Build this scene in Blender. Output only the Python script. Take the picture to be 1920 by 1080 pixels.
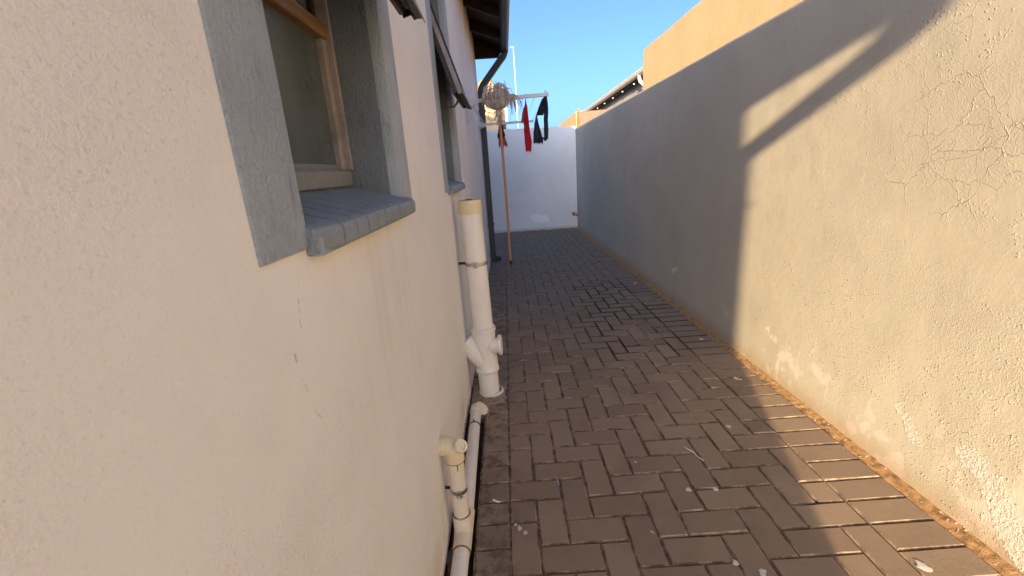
import bpy, bmesh, math, random
from mathutils import Vector, Matrix, noise
random.seed(7)
rad = math.radians
C = bpy.context.scene.collection
sc = bpy.context.scene
for o in list(bpy.data.objects): bpy.data.objects.remove(o)

# ------------------------------------------------------------------ camera
cd = bpy.data.cameras.new('camera'); cam = bpy.data.objects.new('camera', cd); C.objects.link(cam)
cd.sensor_width = 36; cd.lens = 36*796.04/1920; cd.clip_start = 0.02; cd.clip_end = 2000
Fw = Vector((-7.70588e-4, .963235198, -.268658444)); Rt = Vector((.99775034, -.01726887, -.06477682)); Up = Vector((.06703475, .26810397, .96105494))
m = Matrix((Rt, Up, -Fw)).transposed().to_4x4(); m.translation = Vector((.06246, -1.5033, 1.1825)); cam.matrix_world = m
sc.camera = cam

# ------------------------------------------------------------------ sky and sun
SUN_EL = rad(10.8); SD = Vector((.297, .955, -math.tan(SUN_EL))).normalized()
w = bpy.data.worlds.new('World'); sc.world = w; w.use_nodes = True
nt = w.node_tree; nt.nodes.clear()
sky = nt.nodes.new('ShaderNodeTexSky'); sky.sky_type = 'NISHITA'; sky.sun_disc = False
sky.sun_elevation = SUN_EL; sky.sun_rotation = math.atan2(-SD.x, -SD.y); sky.altitude = 1200
sky.air_density = 0.6; sky.dust_density = 10.0; sky.ozone_density = 3.5
bg = nt.nodes.new('ShaderNodeBackground'); bg.inputs[1].default_value = 0.117
wo = nt.nodes.new('ShaderNodeOutputWorld')
nt.links.new(sky.outputs[0], bg.inputs[0]); nt.links.new(bg.outputs[0], wo.inputs[0])
sl = bpy.data.lights.new('sun', 'SUN'); sl.energy = 3.45; sl.angle = rad(.53); sl.color = (1, .77, .455)
so = bpy.data.objects.new('sun', sl); C.objects.link(so); so.rotation_euler = SD.to_track_quat('-Z', 'Y').to_euler()
sc.view_settings.view_transform = 'Standard'; sc.view_settings.look = 'None'; sc.view_settings.gamma = 1
sc.view_settings.use_curve_mapping = False; sc.view_settings.exposure = 1.98
sc.render.engine = 'CYCLES'; sc.cycles.max_bounces = 10; sc.cycles.diffuse_bounces = 6
sc.render.resolution_x = 1024; sc.render.resolution_y = 576

# ------------------------------------------------------------------ material helpers
class M:
    def __init__(s, name, rough=.85, spec=.3, metal=0):
        s.m = bpy.data.materials.new(name); s.m.use_nodes = True; s.t = s.m.node_tree; s.b = s.t.nodes['Principled BSDF']
        s.b.inputs['Roughness'].default_value = rough; s.b.inputs['Specular IOR Level'].default_value = spec; s.b.inputs['Metallic'].default_value = metal
        s.tc = s.t.nodes.new('ShaderNodeTexCoord').outputs['Object']
    def L(s, a, b): s.t.links.new(a, b)
    def n(s, typ, **kw):
        x = s.t.nodes.new('ShaderNode'+typ)
        for k, v in kw.items(): setattr(x, k, v)
        return x
    def inp(s, node, i, v):
        if hasattr(v, 'is_output') or isinstance(v, bpy.types.NodeSocket): s.L(v, node.inputs[i])
        elif v is not None: node.inputs[i].default_value = v
    def map(s, scale=(1,1,1), rot=(0,0,0), vec=None, loc=(0,0,0)):
        x = s.n('Mapping'); s.inp(x, 0, vec or s.tc); x.inputs['Scale'].default_value = scale; x.inputs['Rotation'].default_value = rot; x.inputs['Location'].default_value = loc
        return x.outputs[0]
    def noise(s, scale, detail=3, rough=.55, vec=None, dist=0, col=False):
        x = s.n('TexNoise'); s.inp(x, 'Vector', vec or s.tc); x.inputs['Scale'].default_value = scale; x.inputs['Detail'].default_value = detail
        x.inputs['Roughness'].default_value = rough; x.inputs['Distortion'].default_value = dist
        return x.outputs['Color' if col else 'Fac']
    def vor(s, scale, feature='F1', vec=None, rnd=1):
        x = s.n('TexVoronoi', feature=feature); s.inp(x, 'Vector', vec or s.tc); x.inputs['Scale'].default_value = scale; x.inputs['Randomness'].default_value = rnd
        return x.outputs['Distance']
    def ramp(s, v, a, b, lo=0, hi=1, smooth=True):
        x = s.n('MapRange', interpolation_type='SMOOTHSTEP' if smooth else 'LINEAR'); s.inp(x, 0, v)
        for i, q in zip((1,2,3,4), (a,b,lo,hi)): x.inputs[i].default_value = q
        return x.outputs[0]
    def math(s, op, a, b=None):
        x = s.n('Math', operation=op); s.inp(x, 0, a)
        if b is not None: s.inp(x, 1, b)
        return x.outputs[0]
    def mix(s, f, a, b, blend='MIX'):
        x = s.n('Mix', data_type='RGBA', blend_type=blend); s.inp(x, 0, f)
        for i, v in ((6, a), (7, b)):
            if isinstance(v, (tuple, list)): v = (*v[:3], 1)
            s.inp(x, i, v)
        return x.outputs[2]
    def xyz(s, vec=None):
        x = s.n('SeparateXYZ'); s.inp(x, 0, vec or s.tc); return x.outputs
    def col(s, v): s.inp(s.b, 'Base Color', (*v, 1) if isinstance(v, tuple) else v)
    def rough(s, v): s.inp(s.b, 'Roughness', v)
    def bump(s, h, dist=.002, strength=1):
        x = s.n('Bump'); s.inp(x, 'Height', h); x.inputs['Distance'].default_value = dist; x.inputs['Strength'].default_value = strength
        if s.b.inputs['Normal'].is_linked: s.L(s.b.inputs['Normal'].links[0].from_socket, x.inputs['Normal'])
        s.L(x.outputs[0], s.b.inputs['Normal'])

def seg_dist(mt, pts, vec):
    """distance from a wandering line, used for single cracks"""
    out = None
    for a, b in zip(pts, pts[1:]):
        a = Vector(a); b = Vector(b); ab = b-a; L2 = ab.length_squared
        sub = mt.n('VectorMath', operation='SUBTRACT'); mt.inp(sub, 0, vec); sub.inputs[1].default_value = a
        dot = mt.n('VectorMath', operation='DOT_PRODUCT'); mt.L(sub.outputs[0], dot.inputs[0]); dot.inputs[1].default_value = ab/L2
        cl = mt.n('Clamp'); mt.L(dot.outputs['Value'], cl.inputs[0])
        sca = mt.n('VectorMath', operation='SCALE'); sca.inputs[0].default_value = ab; mt.L(cl.outputs[0], sca.inputs['Scale'])
        s2 = mt.n('VectorMath', operation='SUBTRACT'); mt.L(sub.outputs[0], s2.inputs[0]); mt.L(sca.outputs[0], s2.inputs[1])
        ln = mt.n('VectorMath', operation='LENGTH'); mt.L(s2.outputs[0], ln.inputs[0])
        out = ln.outputs['Value'] if out is None else mt.math('MINIMUM', out, ln.outputs['Value'])
    return out

def wobble(mt, scale, amt):
    x = mt.n('VectorMath', operation='SUBTRACT'); mt.L(mt.noise(scale, 4, .6, col=True), x.inputs[0]); x.inputs[1].default_value = (.5,.5,.5)
    y = mt.n('VectorMath', operation='MULTIPLY_ADD'); mt.L(x.outputs[0], y.inputs[0]); y.inputs[1].default_value = (amt,)*3; mt.L(mt.tc, y.inputs[2])
    return y.outputs[0]

# cream plaster of the house
def mat_house():
    t = M('cream_plaster', .9, .2)
    big = t.noise(1.3, 4, .6); mid = t.noise(6, 4, .6)
    c = t.mix(t.ramp(big, .3, .7), (.80,.785,.745), (.86,.85,.815))
    c = t.mix(t.ramp(mid, .45, .8, 0, .35), c, (.72,.695,.65))
    st = t.noise(1, 5, .7, vec=t.map((14,14,.9)))
    c = t.mix(t.ramp(st, .62, .82, 0, .28), c, (.44,.40,.36))
    scr = t.noise(1, 3, .8, vec=t.map((60,60,9), (rad(12),0,0)))
    msk = t.noise(5, 2)
    c = t.mix(t.math('MULTIPLY', t.ramp(scr, .72, .80), t.ramp(msk, .5, .62, 0, .55)), c, (.36,.33,.31))
    z = t.xyz()[2]
    c = t.mix(t.math('MULTIPLY', t.ramp(z, .0, .35, 1, 0), t.ramp(mid, .35, .7, .1, .6)), c, (.60,.47,.36))
    y_ = t.xyz()[1]
    c = t.mix(t.math('MULTIPLY', t.math('MULTIPLY', t.ramp(z, 1.9, 2.7), t.ramp(y_, 1.2, 3.0)), t.ramp(t.noise(1, 4, .7, vec=t.map((8,8,2))), .35, .62, .25, .9)), c, (.58,.36,.18))
    c = t.mix(t.math('MULTIPLY', t.math('MULTIPLY', t.ramp(z, .3, .8, 1, 0), t.ramp(y_, -1.1, -.7, 1, 0)), t.ramp(t.noise(4.2, 4, .6), .48, .62, 0, .35)), c, (.55,.43,.39))
    # run off marks under both sills
    for yc in (-.64, .82):
        u_ = t.math('MULTIPLY', t.ramp(t.math('ABSOLUTE', t.math('SUBTRACT', y_, yc)), .20, .34, 1, 0), t.math('MULTIPLY', t.ramp(z, .45, 1.08), t.ramp(z, 1.09, 1.11, 1, 0)))
        c = t.mix(t.math('MULTIPLY', u_, t.ramp(t.noise(1, 5, .7, vec=t.map((20,20,1.6), loc=(0,yc,0))), .45, .68, .03, .24)), c, (.60,.47,.34))
    d = seg_dist(t, [(0,-.968,1.10),(0,-.988,1.04),(0,-.998,1.012),(0,-1.028,.997),(0,-1.02,.955),(0,-1.0,.88)], wobble(t, 16, .035))
    cr = t.math('MULTIPLY', t.ramp(d, .0003, .0019, 1, 0), t.ramp(t.noise(26, 3), .24, .36, .3, 1))
    c = t.mix(t.math('MULTIPLY', cr, .5), c, (.46,.38,.31))
    c = t.mix(t.math('MULTIPLY', t.ramp(t.noise(210, 3, .6), .56, .70), t.ramp(t.noise(2.2, 2), .4, .62, .12, .4)), c, (.44,.41,.39))
    t.col(c)
    fine = t.noise(330, 3, .6); grit = t.noise(120, 4, .65, dist=.4); pit = t.vor(95); patch = t.ramp(t.noise(2.2, 2), .40, .62, .25, 1)
    h = t.math('ADD', t.math('MULTIPLY', t.math('ADD', t.math('ADD', grit, t.math('MULTIPLY', t.noise(1, 3, .6, vec=t.map((120,105,200)), dist=.4), .9)), t.math('MULTIPLY', fine, .5)), patch), t.math('MULTIPLY', t.ramp(pit, .0, .10, -.25, 0), t.ramp(t.noise(7, 2), .62, .72)))
    h = t.math('SUBTRACT', h, t.math('MULTIPLY', cr, .5))
    t.bump(h, .0020, 1); t.bump(t.noise(3, 3), .014, .5)
    return t.m
def mat_greige(name='greige_plaster', lit=1, x0=1.43, white=False):
    t = M(name, .8, .3)
    big = t.noise(1.1, 4, .6); mid = t.noise(5, 4, .65)
    if white: a, b = (.60,.60,.61), (.66,.66,.67)
    else: a, b = (.46,.415,.345), (.53,.485,.405)
    c = t.mix(t.ramp(big, .32, .68), a, b)
    c = t.mix(t.ramp(mid, .5, .8, 0, .35), c, tuple(v*.8 for v in a))
    xyz = t.xyz(); z = xyz[2]; y = xyz[1]
    if not white:
        # flaked paint close to the ground
        base = t.math('MULTIPLY', t.ramp(z, .10, .42, 1, 0), t.ramp(y, -.15, .9, 1, .25))
        fl = t.math('MULTIPLY', t.ramp(t.math('ADD', t.noise(4.2, 5, .62, vec=t.map((1,1,.8))), t.math('MULTIPLY', base, .17)), .66, .69), t.ramp(base, .1, .3))
        c = t.mix(fl, c, (.66,.56,.50))
        c = t.mix(t.ramp(z, .0, .12, .55, 0), c, (.36,.24,.13))
        # runs of pale wash
        run = t.noise(1, 4, .7, vec=t.map((10,26,1.4)))
        c = t.mix(t.math('MULTIPLY', t.ramp(run, .66, .74, 0, .6), t.ramp(z, .08, .5, 1, 0)), c, (.68,.60,.54))
    else:
        c = t.mix(t.math('MULTIPLY', t.ramp(z, .0, .5, 1, 0), t.ramp(t.noise(7, 5, .7), .5, .65, 0, .5)), c, (.55,.56,.6))
        c = t.mix(t.ramp(z, .0, .08, .6, 0), c, (.3,.26,.22))
        c = t.mix(t.ramp(t.vor(38), .05, .11, .5, 0), c, (.33,.33,.35))
    if white:
        q = t.math('SUBTRACT', .075, seg_dist(t, [(.60,6.8,.24),(.80,6.8,.22)], wobble(t, 9, .22))); c = t.mix(t.ramp(q, -.004, .004, 0, .55), c, (.86,.86,.88))
    if not white:
        wv = wobble(t, 16, .075)
        pe = None
        for (pa, pb, rr) in (((1.43,-.165,.275),(1.43,-.225,.185),.020), ((1.43,-.205,.215),(1.43,-.245,.185),.018), ((1.43,-.40,.245),(1.43,-.475,.205),.034), ((1.43,-.50,.16),(1.43,-.60,.05),.045), ((1.43,.285,.335),(1.43,.295,.24),.007), ((1.43,.64,.255),(1.43,.56,.225),.016), ((1.43,1.9,.30),(1.43,1.98,.27),.02)):
            q = t.math('SUBTRACT', rr, seg_dist(t, [pa, pb], wv)); pe = q if pe is None else t.math('MAXIMUM', pe, q)
        peel = t.math('MULTIPLY', t.ramp(t.math('ADD', pe, t.math('MULTIPLY', t.math('SUBTRACT', t.noise(60, 4, .7), .5), .06)), -.003, .003), .8)
        c = t.mix(peel, c, (.74,.66,.61))
    # relief: trowelled skin, blobs, small scars and a net of cracks
    sk = t.noise(26, 5, .6, dist=.3)
    dens = t.ramp(t.noise(1.7, 3, .6), .38, .62)
    bl = t.ramp(t.vor(84, vec=wobble(t, 80, .016)), .05, .36, 1, 0)
    bl = t.math('MULTIPLY', bl, t.ramp(t.noise(19, 3), .44, .6)); bl = t.math('MULTIPLY', bl, dens)
    sc_ = t.noise(1, 3, .7, vec=t.map((70,70,20), (rad(28),0,0))); sc_ = t.ramp(sc_, .66, .76)
    sc_ = t.math('MULTIPLY', sc_, t.ramp(t.noise(4, 2), .48, .62))
    pits = t.math('MULTIPLY', t.ramp(t.vor(55), .02, .10, 1, 0), t.ramp(t.noise(6, 2), .55, .65))
    grit = t.math('MULTIPLY', t.noise(210, 4, .7), t.ramp(t.noise(3.1, 2), .42, .6, .25, 1))
    h = t.math('ADD', t.math('MULTIPLY', bl, 1.5), t.math('MULTIPLY', sc_, 1.1))
    h = t.math('ADD', h, t.math('MULTIPLY', sk, .55)); h = t.math('SUBTRACT', h, t.math('MULTIPLY', pits, .35)); h = t.math('ADD', h, t.math('MULTIPLY', grit, 1.1))
    if not white: h = t.math('ADD', h, t.math('MULTIPLY', peel, t.math('MULTIPLY', t.ramp(t.noise(110, 4, .7), .4, .65), 1.6)))
    if not white:
        v = wobble(t, 9, .09)
        net = t.math('MINIMUM', t.vor(6.6, 'DISTANCE_TO_EDGE', vec=t.map((1,1,.8), vec=v)), t.math('ADD', t.vor(13, 'DISTANCE_TO_EDGE', vec=v), t.ramp(t.noise(3.7, 2), .52, .60, 0, .2)))
        cr = t.ramp(net, .0010, .008, 1, 0)
        dx = t.math('POWER', t.math('DIVIDE', t.math('ADD', y, .16), .33), 2.0); dz = t.math('POWER', t.math('DIVIDE', t.math('SUBTRACT', z, 1.22), .34), 2.0)
        area = t.ramp(t.math('ADD', t.math('ADD', dx, dz), t.math('MULTIPLY', t.noise(3, 2), .9)), .9, 1.6, 1, 0)
        cr = t.math('MULTIPLY', cr, area)
        cr = t.math('MULTIPLY', cr, t.ramp(t.noise(5.5, 2), .40, .52, .1, 1))
        h = t.math('ADD', h, t.math('MULTIPLY', cr, .85))
        c = t.mix(t.math('MULTIPLY', cr, .10), c, (.30,.24,.17))
    t.col(c)
    t.bump(h, .0019, .95); t.bump(t.noise(4.5, 3, .5), .007, .5)
    return t.m
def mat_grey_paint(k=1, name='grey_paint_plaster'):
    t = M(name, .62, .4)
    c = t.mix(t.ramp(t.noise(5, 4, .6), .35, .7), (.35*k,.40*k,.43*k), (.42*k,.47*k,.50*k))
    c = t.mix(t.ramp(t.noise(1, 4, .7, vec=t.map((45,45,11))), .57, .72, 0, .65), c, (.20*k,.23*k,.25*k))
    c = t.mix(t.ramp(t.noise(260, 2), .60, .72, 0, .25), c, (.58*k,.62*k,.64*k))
    if k == 1:
        d = seg_dist(t, [(.004,-.908,1.122),(.004,-.925,1.112),(.004,-.936,1.112),(.004,-.955,1.099)], wobble(t, 45, .014))
        c = t.mix(t.ramp(d, .0003, .0013, .8, 0), c, (.06,.06,.065))
    t.col(c)
    t.bump(t.math('ADD', t.noise(150, 4, .65, dist=.3), t.math('MULTIPLY', t.noise(1, 4, .7, vec=t.map((70,70,22))), .9)), .0055, 1)
    return t.m
def mat_paver():
    t = M('brown_concrete_paver', .88, .25)
    oi = t.n('ObjectInfo').outputs['Random']; isl = t.n('NewGeometry').outputs['Random Per Island']
    r = t.math('FRACT', t.math('ADD', oi, isl)); geo = t.n('NewGeometry').outputs['Position']
    c = t.mix(r, (.225,.160,.114), (.295,.215,.154))
    c = t.mix(t.ramp(t.noise(3, 5, .65, vec=geo), .42, .72, 0, .6), c, (.19,.135,.095))
    c = t.mix(t.ramp(t.noise(11, 5, .7, vec=geo), .55, .78, 0, .55), c, (.30,.245,.205))
    c = t.mix(t.ramp(t.noise(300, 2, .6, vec=geo), .55, .75, 0, .5), c, (.34,.28,.23))
    c = t.mix(t.ramp(t.noise(240, 2, .6, vec=t.map((1,1,1), (.4,.9,0), geo)), .6, .78, 0, .5), c, (.09,.07,.06))
    p = t.xyz(geo)
    # blackish damp stains beside the house wall, lime bloom near the pipe
    sd = t.math('MULTIPLY', t.ramp(p[0], -.06, .06, 1, 0), t.ramp(t.noise(14, 5, .7, vec=geo), .46, .62, 0, .75))
    c = t.mix(sd, c, (.075,.067,.06))
    lb = t.math('MULTIPLY', t.ramp(p[0], -.02, .22, 1, 0), t.ramp(t.noise(5.5, 6, .75, vec=t.map((1,1,1), (0,0,.6), geo)), .56, .72, 0, .5))
    c = t.mix(lb, c, (.40,.37,.35))
    # grey far end
    c = t.mix(t.ramp(p[1], .8, 3.2, 0, .55), c, (.19,.175,.16))
    t.col(c)
    t.bump(t.math('ADD', t.noise(260, 3, .7, vec=geo), t.math('MULTIPLY', t.noise(40, 3, .6, vec=geo), .8)), .0011, .8)
    return t.m
def mat_edge():
    t = M('dusty_paver_edge', .95, .1)
    geo = t.n('NewGeometry').outputs['Position']
    f = t.ramp(t.noise(14, 4, .7, vec=geo), .38, .6)
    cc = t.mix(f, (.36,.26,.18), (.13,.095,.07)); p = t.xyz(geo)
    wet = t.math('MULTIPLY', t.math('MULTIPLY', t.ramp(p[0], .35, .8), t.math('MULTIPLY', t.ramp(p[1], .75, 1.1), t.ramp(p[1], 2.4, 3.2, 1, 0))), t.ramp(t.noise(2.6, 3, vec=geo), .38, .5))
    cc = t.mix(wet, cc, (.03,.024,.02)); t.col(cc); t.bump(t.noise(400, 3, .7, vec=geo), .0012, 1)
    return t.m
def mat_sand():
    t = M('joint_sand', .95, .1)
    c = t.mix(t.ramp(t.noise(35, 4, .7), .4, .6), (.36,.26,.185), (.13,.095,.07))
    xyz = t.xyz()
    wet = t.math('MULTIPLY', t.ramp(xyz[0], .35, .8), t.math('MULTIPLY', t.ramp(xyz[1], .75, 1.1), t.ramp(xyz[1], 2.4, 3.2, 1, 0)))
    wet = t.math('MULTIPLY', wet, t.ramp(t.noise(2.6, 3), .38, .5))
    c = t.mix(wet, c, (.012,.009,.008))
    c = t.mix(t.ramp(t.noise(9, 3), .55, .66, 0, .85), c, (.03,.022,.018))
    t.col(c); t.bump(t.noise(500, 3, .7), .002, 1)
    return t.m
def mat_simple(name, col, rough=.6, spec=.4, metal=0, var=.12, scale=12, bump=0, bscale=200, col2=None, lo=.4, hi=.7):
    t = M(name, rough, spec, metal)
    c2 = col2 or tuple(v*(1-var*2) for v in col)
    c = t.mix(t.ramp(t.noise(scale, 5, .65), lo, hi), col, c2); t.col(c)
    if bump: t.bump(t.noise(bscale, 4, .65), bump, .8)
    return t.m
def mat_pipe(name, col, stain):
    t = M(name, .38, .45)
    c = t.mix(t.ramp(t.noise(9, 4, .6), .4, .75, 0, .5), col, tuple(v*.86 for v in col))
    c = t.mix(t.ramp(t.noise(1, 5, .75, vec=t.map((50,50,8))), .66, .76, 0, .55), c, stain)
    c = t.mix(t.ramp(t.vor(26), .03, .07, .55, 0), c, stain)
    t.col(c); t.rough(t.ramp(t.noise(30, 3), .3, .7, .32, .55)); t.bump(t.noise(60, 3), .0006, .6)
    return t.m
def mat_wood(name, a, b, axis=2, sc_=1, rough=.6):
    t = M(name, rough, .3)
    s = [60*sc_]*3; s[axis] = 3*sc_
    g = t.noise(1, 5, .65, vec=t.map(tuple(s)), dist=.5)
    c = t.mix(t.ramp(g, .35, .65), a, b)
    c = t.mix(t.ramp(t.noise(14, 4, .6), .55, .7, 0, .5), c, tuple(v*.5 for v in b))
    t.col(c); t.bump(g, .0008, .8)
    return t.m
def mat_fabric(name, a, b):
    t = M(name, .95, .1)
    c = t.mix(t.ramp(t.noise(22, 4, .6), .35, .65), a, b); t.col(c)
    t.b.inputs['Sheen Weight'].default_value = .25
    t.bump(t.noise(700, 2), .0008, .7); t.bump(t.noise(28, 3), .006, .5)
    return t.m
def mat_glass():
    t = M('obscure_glass', .22, .5)
    z = t.noise(9, 3)
    t.col(t.mix(t.ramp(z, .3, .7), (.075,.094,.098), (.098,.118,.120)))
    t.rough(t.ramp(t.noise(5, 3), .3, .7, .2, .38)); t.bump(t.noise(240, 2), .00015, .5)
    return t.m

HOUSE = mat_house(); GREIGE = mat_greige(); WHITEW = mat_greige('white_washed_plaster', white=True); GREY = mat_grey_paint(); GREYSH = mat_grey_paint(.52, 'shade_darkened_grey_paint')  # last one: band paint darkened, shade of the window reveals put into its colour
PAVER = mat_paver(); EDGE = mat_edge(); SAND = mat_sand(); GLASS = mat_glass()
SOIL = mat_simple('orange_soil', (.46,.275,.135), .95, .1, var=.3, scale=40, bump=.006, bscale=260)
GROUNDM = mat_simple('dark_soil', (.12,.08,.055), .95, .1, var=.25, scale=6, bump=.01, bscale=90)
MORTAR = mat_simple('brown_mortar', (.38,.28,.22), .92, .15, var=.25, scale=30, bump=.005, bscale=160)
PVC = mat_pipe('white_pvc', (.82,.765,.69), (.42,.30,.20)); PVCY = mat_pipe('yellowed_pvc', (.78,.64,.40), (.35,.20,.10)); PVCC = mat_pipe('cream_pvc', (.80,.70,.54), (.30,.16,.08))
GLUE = mat_simple('brown_glue', (.22,.11,.05), .5)
STEEL = mat_simple('galvanised_clamp', (.55,.53,.50), .38, .5, 1, var=.25, scale=50)
DARKST = mat_simple('dark_screw', (.05,.05,.05), .5, .5, .6)
RUST = mat_simple('rusty_copper', (.36,.15,.07), .75, .3, .2, var=.3, scale=50, bump=.002, bscale=150, col2=(.09,.05,.035))
GUTTER = mat_simple('charcoal_gutter', (.028,.032,.034), .45, .5, 0, var=.2, scale=15)
GUTTERW = mat_simple('pale_fascia', (.62,.58,.52), .5, .4, var=.08, scale=10)
SILLM = mat_grey_paint(.72, 'worn_sill_paint'); JOINTD = mat_simple('dark_sill_joint', (.060,.060,.078), .8, .2)
RAFTER = mat_wood('dark_stained_rafter', (.030,.016,.010), (.016,.009,.006), 0)
ROOF = mat_simple('grey_roof_sheet', (.20,.20,.20), .6, .4, var=.15)
FRAMEB = mat_wood('brown_varnished_bar', (.30,.17,.075), (.15,.078,.034), 1, 1.2, .42)
FRAMET = mat_simple('worn_taupe_steel', (.36,.31,.275), .55, .4, 0, var=.15, scale=20, bump=.001, bscale=160, col2=(.25,.215,.19))
FRAMEG = mat_simple('dusty_grey_frame', (.25,.255,.24), .6, .4, var=.1, scale=30, bump=.001, bscale=120)
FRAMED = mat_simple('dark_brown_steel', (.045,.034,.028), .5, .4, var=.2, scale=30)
BRASS = mat_simple('dull_brass', (.30,.19,.09), .45, .5, .7, var=.3, scale=60)
RACKM = mat_simple('pale_grey_enamel', (.60,.61,.62), .4, .45, 0, var=.06, scale=12)
WIRE = mat_simple('grey_wire', (.45,.46,.47), .5, .4)
POLE = mat_wood('orange_varnished_pole', (.46,.22,.095), (.33,.145,.055), 2, .5, .38)
BLACKP = mat_simple('black_plastic', (.015,.012,.012), .5)
STRING = mat_simple('mop_cotton', (.62,.56,.52), .95, .1, var=.25, scale=25, bump=.001, bscale=600)
RED = mat_fabric('crimson_cloth', (.42,.012,.03), (.28,.008,.022)); ORANGEC = mat_fabric('faded_orange_cloth', (.40,.13,.05), (.28,.08,.03))
NAVY = mat_fabric('navy_cloth', (.012,.015,.032), (.022,.026,.05)); BLACKC = mat_fabric('black_cloth', (.010,.012,.012), (.018,.02,.02))
PINK = mat_fabric('coral_cloth', (.36,.08,.085), (.26,.055,.065))
YELLOW = mat_simple('cream_neighbour_plaster', (.65,.43,.235), .9, .2, var=.05, scale=3, bump=.004, bscale=22)
SHADEP = mat_simple('shade_toned_plaster', (.22,.155,.12), .95, .1, var=.1, scale=5, bump=.006, bscale=40)  # dark albedo puts shade into the colour of the sun-facing front
BRICKO = mat_simple('broken_orange_brick', (.50,.22,.07), .9, .1, var=.3, scale=30, bump=.01, bscale=60)
TILE = mat_simple('terracotta_cream_tile', (.50,.33,.19), .8, .2, var=.2, scale=4, bump=.004, bscale=30)
WHITEP = mat_simple('white_paint_fleck', (.62,.58,.54), .8, .2, var=.1, scale=60)
BULB = mat_simple('white_rafter_end', (.75,.73,.70), .6)
STEELP = mat_simple('pale_lamp_post', (.50,.52,.55), .5)

# ------------------------------------------------------------------ mesh helpers
base = {}
class B:
    def __init__(s): s.b = bmesh.new()
    def box(s, x0, x1, y0, y1, z0, z1, bev=0, seg=1, rot=None, mi=0):
        r = bmesh.ops.create_cube(s.b, size=1); vs = r['verts']
        bmesh.ops.scale(s.b, vec=(x1-x0, y1-y0, z1-z0), verts=vs)
        if bev:
            es = list({e for v in vs for e in v.link_edges})
            q = bmesh.ops.bevel(s.b, geom=es, offset=bev, segments=seg, affect='EDGES'); vs = list({v for f in q['faces'] for v in f.verts} | {v for v in vs if v.is_valid})
        if rot is not None: bmesh.ops.rotate(s.b, verts=vs, cent=(0,0,0), matrix=rot)
        bmesh.ops.translate(s.b, verts=vs, vec=((x0+x1)/2, (y0+y1)/2, (z0+z1)/2))
        if mi:
            for f in {f for v in vs for f in v.link_faces}: f.material_index = mi
        return vs
    def tube(s, pts, r, seg=12, cap=True, sq=None, up=None):
        pts = [Vector(p) for p in pts]; n = len(pts); rs = r if isinstance(r, (list, tuple)) else [r]*n; rings = []
        t0 = (pts[1]-pts[0]).normalized(); a = Vector(up) if up else (Vector((0,0,1)) if abs(t0.z) < .9 else Vector((0,1,0)))
        for i, p in enumerate(pts):
            t = (pts[min(i+1, n-1)]-pts[max(i-1, 0)]).normalized()
            u = (a-t*a.dot(t)).normalized(); v = t.cross(u); a = u
            ring = []
            for k in range(seg):
                th = 2*math.pi*(k+.5)/seg; cu, cv = math.cos(th), math.sin(th)
                if sq: k_ = math.sqrt(2); cu *= sq[0]*k_; cv *= sq[1]*k_
                ring.append(s.b.verts.new(p+u*cu*rs[i]+v*cv*rs[i]))
            rings.append(ring)
        for A, Bq in zip(rings, rings[1:]):
            for k in range(seg): s.b.faces.new((A[k], A[(k+1)%seg], Bq[(k+1)%seg], Bq[k]))
        if cap: s.b.faces.new(rings[0][::-1]); s.b.faces.new(rings[-1])
        return s
    def lathe(s, prof, cx, cy, seg=32, dirv=(0,0,1), o=None, cap=True):
        d = Vector(dirv).normalized(); o = Vector(o) if o is not None else Vector((cx, cy, 0))
        u = (Vector((0,1,0)) if abs(d.y) < .9 else Vector((1,0,0))); u = (u-d*u.dot(d)).normalized(); v = d.cross(u); rings = []
        for r, h in prof:
            rings.append([s.b.verts.new(o+d*h+(u*math.cos(2*math.pi*k/seg)+v*math.sin(2*math.pi*k/seg))*r) for k in range(seg)])
        for A, Bq in zip(rings, rings[1:]):
            for k in range(seg): s.b.faces.new((A[k], A[(k+1)%seg], Bq[(k+1)%seg], Bq[k]))
        if cap: s.b.faces.new(rings[0][::-1]); s.b.faces.new(rings[-1])
        return s
    def quad(s, *p): return s.b.faces.new([s.b.verts.new(Vector(q)) for q in p])
    def prism(s, poly, axis, a, b):
        def P(q, t):
            q = list(q); q.insert(axis, t); return Vector(q)
        A = [s.b.verts.new(P(q, a)) for q in poly]; Bq = [s.b.verts.new(P(q, b)) for q in poly]; n = len(poly)
        s.b.faces.new(A[::-1]); s.b.faces.new(Bq)
        for k in range(n): s.b.faces.new((A[k], A[(k+1)%n], Bq[(k+1)%n], Bq[k]))
        return s
    def build(s, name, mat, parent=None, smooth=False, origin=None, **props):
        bmesh.ops.recalc_face_normals(s.b, faces=s.b.faces)
        me = bpy.data.meshes.new(name); o = bpy.data.objects.new(name, me); C.objects.link(o)
        bs = base[parent.name] if parent else Vector(origin or (0,0,0))
        bmesh.ops.translate(s.b, verts=s.b.verts, vec=-bs)
        s.b.to_mesh(me); s.b.free()
        for mm in (mat if isinstance(mat, (list, tuple)) else [mat]): me.materials.append(mm)
        if smooth:
            for p in me.polygons: p.use_smooth = True
            try: me.set_sharp_from_angle(angle=rad(38))
            except Exception: pass
        base[o.name] = bs
        if parent: o.parent = parent
        else: o.location = bs
        for k, v in props.items(): o[k] = v
        return o
def thing(name, label, cat, loc=(0,0,0), group=None):
    o = bpy.data.objects.new(name, None); C.objects.link(o); o.location = loc; o.empty_display_size = .1
    base[o.name] = Vector(loc); o['label'] = label; o['category'] = cat
    if group: o['group'] = group
    return o
XL = -.205; XR = 1.43

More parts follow.
